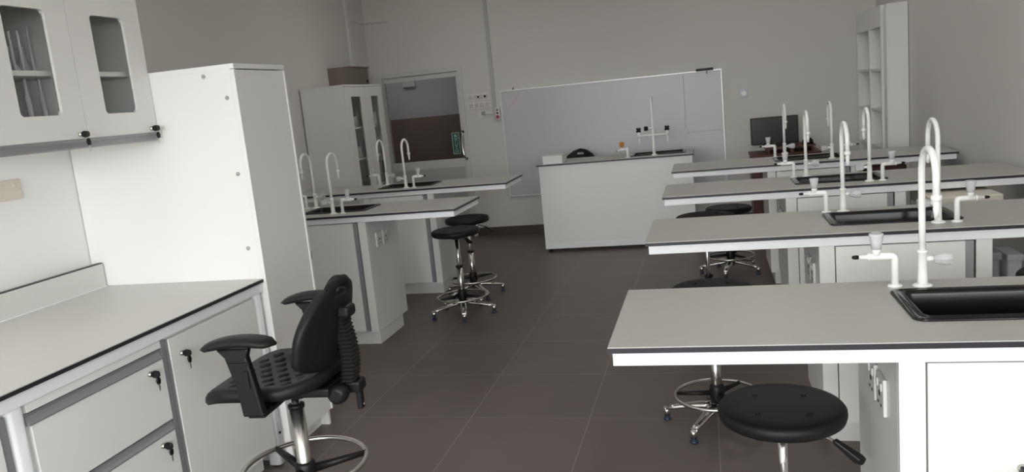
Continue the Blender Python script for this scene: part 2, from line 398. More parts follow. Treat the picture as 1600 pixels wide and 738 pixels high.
def make_cabinet(label, side):
    # origin: left near corner of the bench on the floor
    t = thing('bench_cabinet', label, 'cabinet')
    xa, xb = .680, 1.298; fy, by = .022, .555
    zt = ZT - .0175
    MB().box(xa, xa + .018, fy + .018, by - .018, .10, zt).box(xb - .018, xb, fy + .018, by - .018, .10, zt).box(xa + .018, xb - .018, fy + .018, by - .018, .10, .118).build('carcass', 'white_laminate', t, .001)
    MB().box(xa + .03, xb - .02, fy + .055, by - .055, 0, .10).build('plinth', 'white_laminate', t, .001)
    zf = ZT - .0545
    for a, c in ((fy, fy + .017), (by - .017, by)):
        near = a == fy
        MB().box(xa, xa + .058, a, c, .10, zf).build('front_post', 'white_laminate', t, .001)
        MB().box(xb - .055, xb, a, c, .10, zf).build('front_post', 'white_laminate', t, .001)
        dd = MB().box(xa + .062, xb - .093, a - (.001 if near else 0), c + (0 if near else .001), .105, zf - .004).build('cabinet_door', 'white_laminate', t, .001)
        if near:
            pass
        MB().box(xb - .092, xb - .062, a + .004, c - .001, .105, zf - .004).build('pull_profile', 'aluminium', t)
    sx = xa if side < 0 else xb
    for k, yb in enumerate((.150, .262)):
        p = MB().box(sx, sx + side * .010, yb, yb + .086, .655, .755).build('socket_plate', 'plate_white', t, .003)
        for ys in (.012, .055): MB().box(sx + side * .010, sx + side * .014, yb + ys, yb + ys + .018, .72, .742).build('switch', 'plate_white', p, .002)
        MB().box(sx + side * .0100, sx + side * .0112, yb + .036, yb + .050, .700, .712).box(sx + side * .0100, sx + side * .0112, yb + .022, yb + .032, .675, .681).box(sx + side * .0100, sx + side * .0112, yb + .054, yb + .064, .675, .681).build('pin_hole', 'black_plastic', p)
    return t
def make_faucet(label):
    t = thing('lab_faucet', label, 'faucet')
    MB().lathe([(.026, 0), (.026, .004), (.022, .007), (.015, .008)]).build('base_flange', 'white_epoxy', t)
    MB().lathe([(.0145, .006), (.0130, .03), (.0128, .098), (.0142, .099), (.0142, .106), (.0105, .1065)]).build('body', 'white_epoxy', t)
    R = .072; zc = .328
    path = [(0, 0, .1), (0, 0, .2)] + arc((-R, zc), R, 0, PI, 18) + [(0, -2 * R, .275)]
    MB().tube(path, .0092, 16).build('gooseneck', 'white_epoxy', t)
    MB().lathe([(.0135, .283), (.0135, .270), (.010, .268), (.0078, .262), (.0095, .258), (.0072, .252), (.0086, .247), (.0055, .222)], (0, -2 * R, 0), 16).build('nozzle', 'white_epoxy', t)
    h = MB().cyl((.010, 0, .080), (.030, 0, .080), .0075).build('valve_stem', 'white_epoxy', t)
    pr = [(.013, .029), (.0185, .045), (.0205, .058), (.0195, .074)]
    k = MB()
    k.lathe(pr, (0, 0, .080), 8, axis='x')
    k.sm = [False] * len(k.sm)
    k.build('clear_knob', 'clear_acrylic', h, .001)
    MB().lathe([(.006, .070), (.006, .0745), (.005, .0755)], (0, 0, .080), 12, axis='x').build('knob_cap', 'grey_plastic', h)
    return t
def make_gas_tap(label):
    t = thing('gas_tap', label, 'gas tap')
    MB().lathe([(.020, 0), (.020, .004), (.017, .006), (.010, .007)]).build('base_flange', 'white_epoxy', t)
    MB().tube([(0, 0, .004), (0, 0, .080), (-.0015, 0, .086), (-.006, 0, .0895), (-.012, 0, .0905), (-.068, 0, .0905)], [.0105, .0105, .0112, .0115, .0105, .0105], 16).build('elbow_pipe', 'white_epoxy', t)
    n = MB().lathe([(.0115, -.066), (.0115, -.071), (.0075, -.0725), (.0050, -.098)], (0, 0, .0905), 16, axis='x').build('nozzle', 'white_epoxy', t)
    MB().lathe([(.0058, -.096), (.0062, -.104), (.0050, -.112), (.002, -.1145)], (0, 0, .0905), 14, axis='x').build('black_tip', 'black_rubber', n)
    MB().lathe([(.012, .094), (.011, .104), (.0125, .106), (.0125, .113)], (-.048, 0, 0), 18).build('valve_neck', 'white_epoxy', t)
    MB().lathe([(.0135, .113), (.0155, .13), (.0195, .152), (.0200, .157), (.0175, .159), (.016, .1575)], (-.048, 0, 0), 22).build('grey_knob', 'grey_knob', t)
    return t
def door_lock(cab, x, z, fy=.022):
    dd = [c for c in cab.children if c.name.startswith('cabinet_door')][0]
    k = MB().lathe([(.011, fy - .001), (.011, fy - .010), (.008, fy - .012)], (x, 0, z), axis='y').build('lock', 'steel', dd)
    MB().box(x - .009, x + .009, fy - .036, fy - .011, z - .012, z + .012).build('key_head', 'black_plastic', dd, .004)
ordR = ['nearest', 'second nearest', 'third nearest', 'farthest']
RY = [1.895, 3.243, 4.591, 5.945]; RX = -.275
LY = [4.690, 6.045]; LX = -1.57 - 1.93
CABS = []
faucet0 = gas0 = top0 = sink0 = cabR = cabL = None
def put(proto, maker, loc, rz, label, group):
    if proto is None:
        o = maker(label); o.location = loc; o.rotation_euler = (0, 0, rz); o['group'] = group; return o, o
    return proto, dup(proto, loc, rz, label, group)
def bench(x, y, name, side, spots):
    global faucet0, gas0, top0, sink0, cabR, cabL
    top0, _ = put(top0, make_worktop, (x, y, ZT), 0, 'grey worktop with black edge, %s' % name, 'grey lab worktops')
    sink0, _ = put(sink0, make_sink, (x, y, ZT), 0, 'black rectangular sink set in the %s' % name, 'black lab sinks')
    if side < 0: cabR, cab = put(cabR, lambda l: make_cabinet(l, -1), (x, y, 0), 0, 'white sink cabinet under the %s' % name, 'bench cabinets')
    else: cabL, cab = put(cabL, lambda l: make_cabinet(l, 1), (x, y, 0), 0, 'white sink cabinet under the %s' % name, 'bench cabinets')
    CABS.append(cab)
    (fx, fy), (gx, gy) = spots['far']
    faucet0, _ = put(faucet0, make_faucet, (x + fx, y + fy, ZT), 0, 'white gooseneck faucet on far side of sink, %s' % name, 'white gooseneck faucets')
    gas0, _ = put(gas0, make_gas_tap, (x + gx, y + gy, ZT), 0, 'white gas tap left of far faucet, %s' % name, 'white gas taps')
    if 'near' in spots:
        (fx, fy), (gx, gy) = spots['near']
        put(faucet0, None, (x + fx, y + fy, ZT), PI, 'white gooseneck faucet on near side of sink, %s' % name, 'white gooseneck faucets')
        put(gas0, None, (x + gx, y + gy, ZT), PI, 'white gas tap right of near faucet, %s' % name, 'white gas taps')
for i in range(4):
    sp = {'far': ((.847, .500), (.776, .507))}
    if i: sp['near'] = ((1.136, .118), (1.203, .118))
    bench(RX, RY[i], '%s bench on the right' % ordR[i], -1, sp)
for i in range(2):
    bench(LX, LY[i], '%s bench on the left' % ('nearer', 'farther')[i], 1, {'far': ((.705, .505), (.628, .507)), 'near': ((1.035, .113), (1.105, .113))})

door_lock(CABS[0], .940, .588)
# ================================================================ demonstration bench
DT = .886
dx0, dx1, dy0, dy1 = -1.635, -.150, 7.618, 8.13
t = thing('demonstration_bench', 'white teacher bench with grey top in front of whiteboard', 'bench', (dx0, dy0, 0))
w, dp = dx1 - dx0, dy1 - dy0
MB().box(0, w, 0, .018, .035, DT - .016).build('front_panel', 'white_laminate', t, .001)
MB().box(0, .018, .018, dp, .035, DT - .016).build('side_panel', 'white_laminate', t, .001)
MB().box(w - .018, w, .018, dp, .035, DT - .016).build('side_panel', 'white_laminate', t, .001)
MB().box(.0, w, -.004, 0, .035, .09).build('kick_strip', 'white_steel', t, .001)
for px, py in ((.04, .04), (w - .04, .04), (.04, dp - .04), (w - .04, dp - .04)):
    MB().lathe([(.02, 0), (.02, .008), (.012, .012), (.012, .04)], (px, py, 0), 14).build('foot', 'black_plastic', t)
hx0, hx1, hy0, hy1 = .90, 1.41, .150, .46
def fr(m, i, z0, z1):
    X0, X1, Y0, Y1 = -.022 + i, w + .012 - i, -.02 + i, dp + .02 - i
    return m.box(X0, hx0, Y0, Y1, z0, z1).box(hx1, X1, Y0, Y1, z0, z1).box(hx0, hx1, Y0, hy0, z0, z1).box(hx0, hx1, hy1, Y1, z0, z1)
fr(MB(), .002, DT - .003, DT).build('top_panel', 'grey_top', t)
fr(MB(), 0, DT - .016, DT - .003).build('black_edge', 'black_core', t)
sk = thing('lab_sink', 'black rectangular sink set in the teacher bench', 'sink', (dx0, dy0, DT), 0, 'black lab sinks')
def Ld(i, z, r): return rrect(hx0 - .012 + i, hx1 + .012 - i, hy0 - .012 + i, hy1 + .012 - i, r, z)
o = MB().loops([Ld(0, .0005, .03), Ld(.001, .005, .03), Ld(.006, .0075, .028), Ld(.014, .0055, .026), Ld(.02, .0055, .024), Ld(.026, .009, .022), Ld(.031, .007, .02), Ld(.034, -.005, .02), Ld(.038, -.06, .03), Ld(.06, -.19, .05), Ld(.085, -.205, .06)], False, True).build('basin', 'sink_black', sk)
md = o.modifiers.new('solid', 'SOLIDIFY'); md.thickness = .004; md.offset = -1
MB().lathe([(.036, -.203), (.034, -.199), (.012, -.2015)], ((hx0 + hx1) / 2, (hy0 + hy1) / 2, 0)).build('drain', 'steel', sk)
t = thing('lab_faucet', 'tall white three-outlet faucet with black handles on the teacher bench', 'faucet', (-.508, 7.722, DT))
MB().lathe([(.03, 0), (.03, .006), (.022, .010)]).build('base_flange', 'white_epoxy', t)
col = [(0, 0, .005), (0, 0, .1), (0, 0, .46)] + [(0, .05 - .05 * math.cos(PI * k / 12), .50 + .058 * math.sin(PI * k / 12)) for k in range(13)] + [(0, .1, .46)]
MB().tube(col, [.0165, .014, .0098] + [.0095] * 14, 14).build('gooseneck', 'white_epoxy', t)
MB().tube([(-.135, 0, .196), (.130, 0, .196)], .0095, 12).build('crossbar', 'white_epoxy', t)
for sxx in (-1, 1):
    v = MB().lathe([(.014, .180), (.014, .226), (.008, .230), (.008, .238)], (sxx * .135, 0, 0), 14).build('side_valve', 'white_epoxy', t)
    MB().cyl((sxx * .135, 0, .184), (sxx * .135, -.002, .110), .0085, .0055, 12).build('nozzle', 'white_epoxy', v)
    m = MB()
    for a in range(4):
        ca, sa = math.cos(a * PI / 2 + .7), math.sin(a * PI / 2 + .7)
        m.tube([(sxx * .135, 0, .252), (sxx * .135 + ca * .026, 0, .252 + sa * .026)], [.010, .0115], 8)
    m.lathe([(.014, .234), (.016, .25), (.012, .264)], (sxx * .135, 0, 0), 12)
    m.build('cross_handle', 'black_plastic', v)
v = MB().tube([(0, 0, .262), (-.045, -.012, .262)], .010, 12).build('centre_valve', 'white_epoxy', t)
MB().lathe([(.016, -.042), (.021, -.05), (.023, -.075), (.018, -.080)], (0, -.012, .262), 8, axis='x').build('cross_handle', 'black_plastic', v)
t = thing('gas_tap', 'gas tap with orange knob on the teacher bench', 'gas tap', (-.762, 7.70, DT))
MB().lathe([(.022, 0), (.022, .005), (.014, .008)]).build('base_flange', 'white_epoxy', t)
MB().tube([(0, 0, .004), (0, 0, .098)], .0115, 14).tube([(0, 0, .085), (-.075, 0, .078)], .010, 12).build('elbow_pipe', 'white_epoxy', t)
MB().tube([(-.07, 0, .078), (-.10, 0, .070)], [.009, .005], 12).build('nozzle', 'white_epoxy', t)
MB().tube([(-.098, 0, .071), (-.108, 0, .068)], [.0085, .0075], 10).build('red_tip', 'red', t)
MB().lathe([(.009, .08), (.009, .10)], (-.052, 0, 0), 12).build('valve_neck', 'white_epoxy', t)
MB().lathe([(.012, .10), (.020, .115), (.024, .135), (.022, .150), (.012, .155)], (-.05, 0, 0), 9).build('orange_knob', 'orange', t, .002)
t = thing('white_box', 'plain white box on left front corner of the teacher bench', 'box', (-1.592, 7.640, DT))
MB().box(0, .196, 0, .26, 0, .066).build('box_body', 'cardboard_white', t, .002)
MB().box(-.002, .198, -.002, .262, .048, .078).build('box_lid', 'cardboard_white', t, .002)

# ================================================================ stools
def leg_foot(m_leg, m_glide, ang, rout, zhub):
    c, s = math.cos(ang), math.sin(ang)
    P = lambda r, z: (c * r, s * r, z)
    n = 10; L = []
    for k in range(7):
        q = k / 6; r = .03 + (rout - .03) * q; z = zhub - (zhub - .058) * q ** 1.4; wd = .027 - .010 * q; hh = .017 - .006 * q
        L.append([(c * r - s * wd * math.cos(2 * PI * j / n), s * r + c * wd * math.cos(2 * PI * j / n), z + hh * math.sin(2 * PI * j / n)) for j in range(n)])
    m_leg.loops(L)
    m_leg.cyl(P(rout, .062), P(rout, .022), .0155, .0145, 14)
    m_glide.lathe([(.017, 0), (.019, .006), (.014, .012), (.008, .016), (.008, .024)], P(rout, 0), 14)
def make_stool(label, h, rot, rod_dark=False):
    t = thing('lab_stool', label, 'stool', (0, 0, 0), rot, 'black round lab stools')
    st = MB().lathe([(.10, h - .048), (.168, h - .046), (.176, h - .040), (.180, h - .026), (.179, h - .014), (.172, h - .005), (.160, h - .0015), (.12, h - .003), (.06, h - .005), (.01, h - .0055)], n=56).build('seat', 'black_pu', t)
    m = MB()
    for a in range(4): m.lathe([(.0085, h - .0045), (.0075, h - .001), (.004, h + .0004)], (.098 * math.cos(a * PI / 2 + PI / 4 - rot), .098 * math.sin(a * PI / 2 + PI / 4 - rot), 0), 14)
    m.build('seat_bolt', 'black_plastic', st)
    MB().box(-.07, .07, -.05, .05, h - .066, h - .047).lathe([(.03, h - .078), (.04, h - .066)], n=20).build('mechanism', 'black_plastic', t, .004)
    lv = MB().tube([(.03, 0, h - .075), (.10, .01, h - .08), (.150, .02, h - .105)], .0055, 8).build('lever', 'steel', t)
    MB().loops([[(.143 + u, .010 + v, h - .101 + z) for u, v, z in ((0, 0, .008), (0, .02, .008), (-.006, .02, -.004), (-.006, 0, -.004))],
                [(.205 + u, .008 + v, h - .150 + z) for u, v, z in ((.006, 0, .012), (.006, .036, .012), (-.008, .036, -.004), (-.008, 0, -.004))],
                [(.218 + u, .012 + v, h - .156 + z) for u, v, z in ((.004, 0, .008), (.004, .03, .008), (-.004, .03, -.002), (-.004, 0, -.002))]], smooth=False).build('lever_paddle', 'black_plastic', lv, .004)
    MB().cyl((0, 0, .25), (0, 0, h - .07), .0135).build('gas_rod', 'chrome', t)
    MB().cyl((0, 0, .10), (0, 0, .365), .0245).build('column', 'steel', t)
    MB().lathe([(.027, .358), (.027, .372), (.0145, .376)], n=20).build('collar', 'black_plastic', t)
    rg = MB().torus((0, 0, .138), .186, .0085).build('foot_ring', 'steel', t)
    m = MB().lathe([(.032, .105), (.034, .125), (.034, .165), (.031, .185), (.026, .188)], n=20)
    for a in range(3):
        an = a * 2 * PI / 3 + .5; m.tube([(.03 * math.cos(an), .03 * math.sin(an), .145), (.18 * math.cos(an), .18 * math.sin(an), .138)], [.013, .009], 8)
    m.build('ring_bracket', 'black_plastic', t)
    MB().lathe([(.03, .060), (.04, .070), (.04, .095), (.034, .105)], n=20).build('hub', 'chrome', t)
    for a in range(5):
        ml, mg = MB(), MB(); leg_foot(ml, mg, a * 2 * PI / 5, .235, .088)
        lg = ml.build('leg', 'chrome', t); mg.build('glide', 'glide_blue', lg)
    return t
H0 = .65
STOOLS = [(-1.84, 5.456, .65, 1.257, 'black stool with chrome foot ring at the near left bench end'),
          (-1.92, 6.02, .65, .42, 'black stool standing behind the other stool, by the farther left bench'),
          (.165, 2.275, .600, -.38, 'low black round stool seat pushed under the nearest right bench'),
          (-.02, 3.496, .645, .47, 'black stool under the second nearest right bench, chrome feet in view'),
          (-.04, 4.85, .745, .9, 'black stool under left end of third nearest right bench'),
          (.13, 6.46, .54, .73, 'low black stool at the farthest right bench, thick dark column'),
          (1.37, 3.50, .65, .2, 'black stool at the right end of the second nearest right bench')]
for x, y, h, rot, lab in STOOLS:
    t = make_stool(lab, h, rot); t.location = (x, y, 0)

# ================================================================ the black lab chair
def chair_base(t, ring_z, ring_r, colz0, colz1, seat_under):
    MB().cyl((0, 0, colz1 - .1), (0, 0, seat_under), .0140).build('gas_rod', 'chrome', t)
    MB().cyl((0, 0, .10), (0, 0, colz1), .0250).build('column', 'steel', t)
    MB().lathe([(.0275, colz1 - .008), (.0275, colz1 + .004), (.015, colz1 + .008)], n=22).build('collar', 'black_plastic', t)
    MB().torus((0, 0, ring_z), ring_r, .009, 64).build('foot_ring', 'steel', t)
    m = MB().lathe([(.030, ring_z - .05), (.034, ring_z - .03), (.034, ring_z + .005), (.027, ring_z + .012)], n=22)
    for a in range(3):
        an = a * 2 * PI / 3 + .42; m.tube([(.03 * math.cos(an), .03 * math.sin(an), ring_z - .02), (ring_r * math.cos(an), ring_r * math.sin(an), ring_z)], [.016, .010], 8)
    m.build('ring_bracket', 'black_plastic', t)
    MB().lathe([(.03, .060), (.04, .070), (.04, .10), (.034, .11)], n=20).build('hub', 'chrome', t)
    for a in range(5):
        ml, mg = MB(), MB(); leg_foot(ml, mg, a * 2 * PI / 5 + .3, .30, .095)
        lg = ml.build('leg', 'chrome', t); mg.build('glide', 'black_rubber', lg)
def backrest_mesh(x, z0, hgt, wmax):
    # a shield facing -X; u across (y), v up; slot near the top
    nu, nv = 14, 16; vs = []; fs = []
    for j in range(nv + 1):
        v = j / nv
        e0 = min(1, v / .16); e1 = min(1, (1 - v) / .64)
        wd = wmax * math.sqrt(max(0.02, 1 - (1 - e0) ** 2.4)) * math.sqrt(max(0.015, 1 - (1 - e1) ** 2.1)) * (.94 + .06 * math.sin(min(1, v / .45) * PI / 2))
        for i in range(nu + 1):
            u = i / nu * 2 - 1
            y = u * wd
            xx = x - .62 * y * y * 2.1 + .075 * (v - .35) - .04 * (v - .3) ** 2
            vs.append((xx, y, z0 + hgt * v - .014 * u * u * (2 * v - 1)))
    for j in range(nv):
        for i in range(nu):
            if j == 13 and 5 <= i <= 8: continue
            a = j * (nu + 1) + i; fs.append((a, a + 1, a + nu + 2, a + nu + 1))
    return MB().add(vs, fs, True)
def make_lab_chair(label, loc, rz, hs, arms=True):
    t = thing('lab_chair', label, 'chair', loc, rz)
    # seat faces -X
    L = []
    def ring(sc, z, r, drop=1):
        out = []
        for x, y, zz in rrect(-.245 * sc, .165 * sc, -.215 * sc, .215 * sc, r * sc, z, 8):
            f = max(0, (-x - .12) / .125); g = max(0, (x - .06) / .105)
            out.append((x, y * (1 - .14 * g * g), zz - .045 * f * f * drop + .012 * g))
        return out
    for sc, z in ((.55, -.044), (.90, -.046), (.975, -.040), (1.0, -.026), (.995, -.012), (.965, -.003), (.91, .0), (.7, -.006), (.45, -.010), (.2, -.011)): L.append(ring(sc, hs + z, .13))
    m = MB().loops(L)
    for iy in range(-3, 4):
        for ix in range(-3, 3):
            x, y = ix * .058 + .03 + (.029 if iy % 2 else 0), iy * .05
            if abs(x + .02) > .16 or abs(y) > .16: continue
            f = max(0, (-x - .10) / .125); zb = hs - .012 - .045 * f * f + .006 * (x * x + y * y) / .03
            lp = []
            for rr, zz in ((1, 0), (.9, .004), (.55, .0062), (.15, .007)):
                lp.append([(x + rr * (.017 * math.cos(q) - .007 * math.sin(q) ** 2), y + rr * .021 * math.sin(q), zb + zz) for q in [2 * PI * k / 12 for k in range(12)]])
            m.loops(lp, False, True)
    m.build('seat', 'black_pu', t)
    MB().box(-.13, .17, -.10, .10, hs - .075, hs - .045).box(-.05, .05, -.045, .045, hs - .10, hs - .075).build('mechanism', 'black_plastic', t, .008)
    bz = hs + (.005 if arms else .035)
    o = backrest_mesh(.178, bz, .295 if arms else .345, .205).build('backrest', 'black_pu', t)
    md = o.modifiers.new('solid', 'SOLIDIFY'); md.thickness = .036; md.offset = 0
    md = o.modifiers.new('sub', 'SUBSURF'); md.levels = 2; md.render_levels = 2
    # bellows-covered spine behind the backrest
    prof = []; n = 17
    L = []
    zA, zB = hs - .055, hs + .165
    for k in range(n * 2 + 1):
        q = k / (n * 2); z = zA + (zB - zA) * q; big = .0045 if k % 2 else 0
        xc = .200 + .018 * math.sin(PI * min(1, q * 1.1)) * (1 - q * .5)
        hx, hy = .022 + big, .030 + big
        L.append(rrect(xc - hx, xc + hx, -hy, hy, .012, z, 3))
    MB().loops(L, smooth=False).build('bellows', 'black_rubber', t)
    MB().box(.150, .243, -.036, .036, zB - .004, zB + .036).build('spine_cap', 'black_plastic', t, .012)
    MB().box(.10, .245, -.032, .032, hs - .088, hs - .050).build('spine_bracket', 'black_plastic', t, .008)
    MB().box(.220, .238, -.013, .013, hs - .150, hs - .05).build('spine_bar', 'black_plastic', t, .003)
    MB().lathe([(.004, .0), (.0055, .001), (.0055, .003)], (.239, 0, hs - .135), 10, axis='x').build('spine_rivet', 'steel', t)
    MB().lathe([(.018, -.035), (.030, -.042), (.034, -.060), (.030, -.082), (.018, -.088)], (.185, 0, hs - .075), 14, axis='y').build('adjust_knob', 'black_plastic', t)
    if arms:
        for s in (-1, 1):
            ya = s * .262
            a = MB()
            L = []
            for k in range(11):
                q = k / 10; x = -.135 + .240 * q; e = math.sqrt(max(.05, 1 - (2 * q - 1) ** 6)); zc = hs + .160 + .014 * math.sin(PI * q) - .007 * (1 - q) ** 3
                hy, hz = .040 * e, .0155 * e
                L.append([(x, ya + hy * math.copysign(abs(math.cos(w)) ** .7, math.cos(w)), zc + hz * math.copysign(abs(math.sin(w)) ** .8, math.sin(w)) * (1 if math.sin(w) > 0 else .9)) for w in [2 * PI * j / 16 for j in range(16)]])
            a.loops(L); a.build('armrest', 'black_pu', t)
            u = MB().loops([[(-.085, ya - .012, hs + .151), (.022, ya - .012, hs + .151), (.022, ya + .012, hs + .151), (-.085, ya + .012, hs + .151)],
                            [(-.060, ya - .013, hs + .125), (.012, ya - .013, hs + .125), (.012, ya + .013, hs + .125), (-.060, ya + .013, hs + .125)],
                            [(-.035, ya - .014, hs + .03), (.028, ya - .014, hs + .03), (.028, ya + .014, hs + .03), (-.035, ya + .014, hs + .03)],
                            [(-.028, ya - .014, hs - .06), (.040, ya - .014, hs - .06), (.040, ya + .014, hs - .06), (-.028, ya + .014, hs - .06)]], smooth=False)
            u = u.build('arm_support', 'black_plastic', t, .006)
            MB().box(-.045, .02, ya + s * .013, ya + s * .018, hs + .100, hs + .110).box(-.002, .012, ya + s * .013, ya + s * .019, hs + .03, hs + .085).build('arm_clip', 'black_rubber', u, .002)
            MB().box(-.02, .035, s * .10, ya, hs - .070, hs - .054).build('arm_bracket', 'black_plastic', t, .004)
    chair_base(t, .405, .205, .1, hs - .135, hs - .09)
    return t
make_lab_chair('black lab chair with armrests in front of the drawer cabinet', (-1.372, 2.225, 0), .06, .750)
make_lab_chair('black chair whose slotted backrest rises behind the teacher bench', (-1.36, 8.42 - .22, 0), 1.42, .585, arms=False)

# ================================================================ left run: worktop, base cabinets, tall cabinet, wall cabinet
ZW = .87
YT = 3.045
WX0, WX1, WY0 = -2.80, -1.945, .55
t = thing('side_worktop', 'grey side worktop with black edge and backsplash along left wall', 'worktop', (0, 0, ZW))
MB().box(WX0, WX1 - .002, WY0, YT - .002, -.003, 0).build('top_panel', 'grey_top_lit', t)
MB().box(WX0, WX1, WY0, YT - .002, -.016, -.003).build('black_edge', 'black_core', t)
bs = MB().box(-2.79, -2.765, WY0, YT - .010, 0, .108).build('backsplash', 'grey_top_lit', t)
MB().box(-2.79, -2.765, WY0, YT - .010, .108, .112).build('backsplash_edge', 'black_core', bs)
MB().box(-2.765, -2.759, WY0, YT - .010, 0, .004).build('sealant_bead', 'white_laminate', t)
MB().box(WX1 - .034, WX1 - .010, WY0 + .01, YT - .004, -.058, -.016).box(WX0, WX1 - .034, YT - .030, YT - .006, -.058, -.016).box(WX0, WX0 + .02, WY0 + .01, YT - .03, -.058, -.016).build('apron_frame', 'white_steel', t, .0015)
for yl in (1.695, 2.975):
    lg = MB().loops([rrect(-2.022, -1.958, yl, yl + .058, .018, z - ZW) for z in (.012, ZW - .058)]).build('leg', 'white_steel', t)
    MB().lathe([(.018, 0), (.02, .004), (.012, .013)], (-1.99, yl + .03, -ZW), 14).build('foot', 'black_plastic', lg)
    MB().cyl((-1.958, yl + .03, .158 - ZW), (-1.953, yl + .03, .158 - ZW), .006, n=12).build('screw_cap', 'black_plastic', lg)
def lock_key(parent, xf, y, z, dangle=True):
    k = MB().lathe([(.0105, xf), (.0105, xf + .006), (.0085, xf + .0075), (.0085, xf + .011)], (0, y, z), 16, axis='x').build('lock', 'steel', parent)
    m = MB().loops([[(xf + .010, y + u, z + v) for u, v in ((-.004, -.009), (.004, -.009), (.004, .009), (-.004, .009))],
                    [(xf + .020, y + u, z + v) for u, v in ((-.0055, -.013), (.0055, -.013), (.0055, .013), (-.0055, .013))],
                    [(xf + .036, y + u, z + v) for u, v in ((-.0055, -.011), (.0055, -.011), (.0055, .011), (-.0055, .011))],
                    [(xf + .042, y + u, z + v) for u, v in ((-.004, -.006), (.004, -.006), (.004, .006), (-.004, .006))]], smooth=False)
    m.build('key_head', 'black_plastic', parent, .002)
    if dangle:
        MB().prism([(y + .014, z - .018), (y + .024, z - .016), (y + .030, z - .030), (y + .026, z - .044), (y + .014, z - .044), (y + .010, z - .030)], 'x', xf + .012, xf + .019).build('spare_key_head', 'black_plastic', parent, .002)
        MB().prism([(y + .017, z - .044), (y + .023, z - .044), (y + .022, z - .068), (y + .018, z - .068)], 'x', xf + .0145, xf + .0165).build('spare_key_blade', 'key_metal', parent)
CX0, CXF = -2.55, -1.975
CT = ZW - .060
def carcass(t, y0, y1):
    MB().box(CX0, CXF - .002, y0, y0 + .018, .10, CT).box(CX0, CXF - .002, y1 - .018, y1, .10, CT).box(CX0, CXF - .002, y0 + .018, y1 - .018, .10, .118).box(CX0, CX0 + .012, y0 + .018, y1 - .018, .118, CT).box(CX0, CXF - .002, y0 + .018, y1 - .018, CT - .018, CT).build('carcass', 'white_laminate', t, .001)
    MB().box(CX0 + .03, CXF - .06, y0 + .01, y1 - .01, 0, .10).build('plinth', 'white_laminate', t)
t = thing('drawer_cabinet', 'white drawer cabinet under the side worktop, locks with black keys', 'cabinet')
y0, y1 = 1.762, 2.372; carcass(t, y0, y1)
MB().box(CXF, CXF + .012, y0, y1, .782, CT).build('top_rail', 'white_laminate', t, .001)
for k, (za, zb) in enumerate(((.512, .779), (.243, .508), (.105, .239))):
    dr = MB().box(CXF, CXF + .016, y0 + .002, y1 - .024, za, zb - .036).build('drawer', 'white_laminate', t, .001)
    yy = y0 - .006
    MB().prism([(CXF, zb - .036), (CXF + .020, zb - .036), (CXF + .021, zb - .031), (CXF + .012, zb - .022), (CXF + .008, zb - .008), (CXF + .016, zb - .002), (CXF + .016, zb), (CXF, zb)], 'y', yy, y1 - .026).build('handle_profile', 'aluminium', dr)
    if k < 2: lock_key(dr, CXF + .016, 2.270, zb - .068)
MB().box(CXF, CXF + .014, y1 - .020, y1 - .001, .105, CT).build('edge_profile', 'aluminium', t)
t = thing('base_cabinet', 'white single-door base cabinet beside the tall cabinet', 'cabinet')
y0, y1 = 2.374, 2.968; carcass(t, y0, y1)
dr = MB().box(CXF, CXF + .016, y0 + .020, y1 - .002, .105, .800).build('cabinet_door', 'white_laminate', t, .001)
MB().box(CXF, CXF + .012, y0 + .001, y0 + .018, .105, .800).build('pull_profile', 'aluminium', dr)
lock_key(dr, CXF + .016, 2.452, .728)
t = thing('base_cabinet', 'white base cabinet at the lower left picture corner, beside the drawers', 'cabinet')
y0, y1 = 1.08, 1.69; carcass(t, y0, y1)
dr = MB().box(CXF, CXF + .016, y0 + .002, y1 - .030, .105, .800).build('cabinet_door', 'white_laminate', t, .001)
MB().box(CXF, CXF + .012, y1 - .028, y1 - .002, .105, .800).build('pull_profile', 'aluminium', dr)

# tall cabinet
TX0, TX1, TY0, TY1, TZ = -2.835, -1.932, YT, 3.468, 1.810
t = thing('tall_cabinet', 'tall white cabinet standing at the end of the side worktop', 'cabinet', (0, 0, 0))
MB().box(TX0, TX1 - .020, TY0, TY0 + .018, .0, TZ - .022).build('side_panel', 'white_laminate', t, .001)
MB().box(TX0, TX1 - .020, TY1 - .018, TY1, .0, TZ - .022).build('side_panel', 'white_laminate', t, .001)
MB().box(TX0, TX1, TY0, TY1, TZ - .022, TZ).build('top_panel', 'white_laminate', t, .001)
MB().box(TX0, TX0 + .012, TY0 + .018, TY1 - .018, .08, TZ - .022).build('back_panel', 'white_laminate', t)
MB().box(TX0 + .02, TX1 - .022, TY0 + .018, TY1 - .018, .08, .098).box(TX1 - .08, TX1 - .065, TY0 + .018, TY1 - .018, 0, .08).build('base_panel', 'white_laminate', t)
MB().box(TX1 - .020, TX1, TY0, TY0 + .016, .0, TZ - .024).build('edge_strip', 'white_laminate', t, .001)
dr = MB().box(TX1 - .019, TX1 - .002, TY0 + .018, TY1 - .014, .085, TZ - .026).build('cabinet_door', 'white_laminate', t, .001)
MB().box(TX1 - .019, TX1 + .003, TY1 - .013, TY1 - .001, .085, TZ - .026).build('door_edge', 'white_laminate', dr, .001)
MB().box(TX1 + .0035, TX1 + .007, TY1 - .012, TY1 - .0005, .868, .906).build('lock_plate', 'grey_plastic', dr)
for x, z in ((-2.082, 1.768), (-1.984, 1.669), (-1.989, 1.341), (-1.996, 1.010)):
    MB().lathe([(.009, 0), (.009, -.003), (.006, -.004)], (x, TY0, z), 14, axis='y').build('bolt_cap', 'grey_plastic', t)

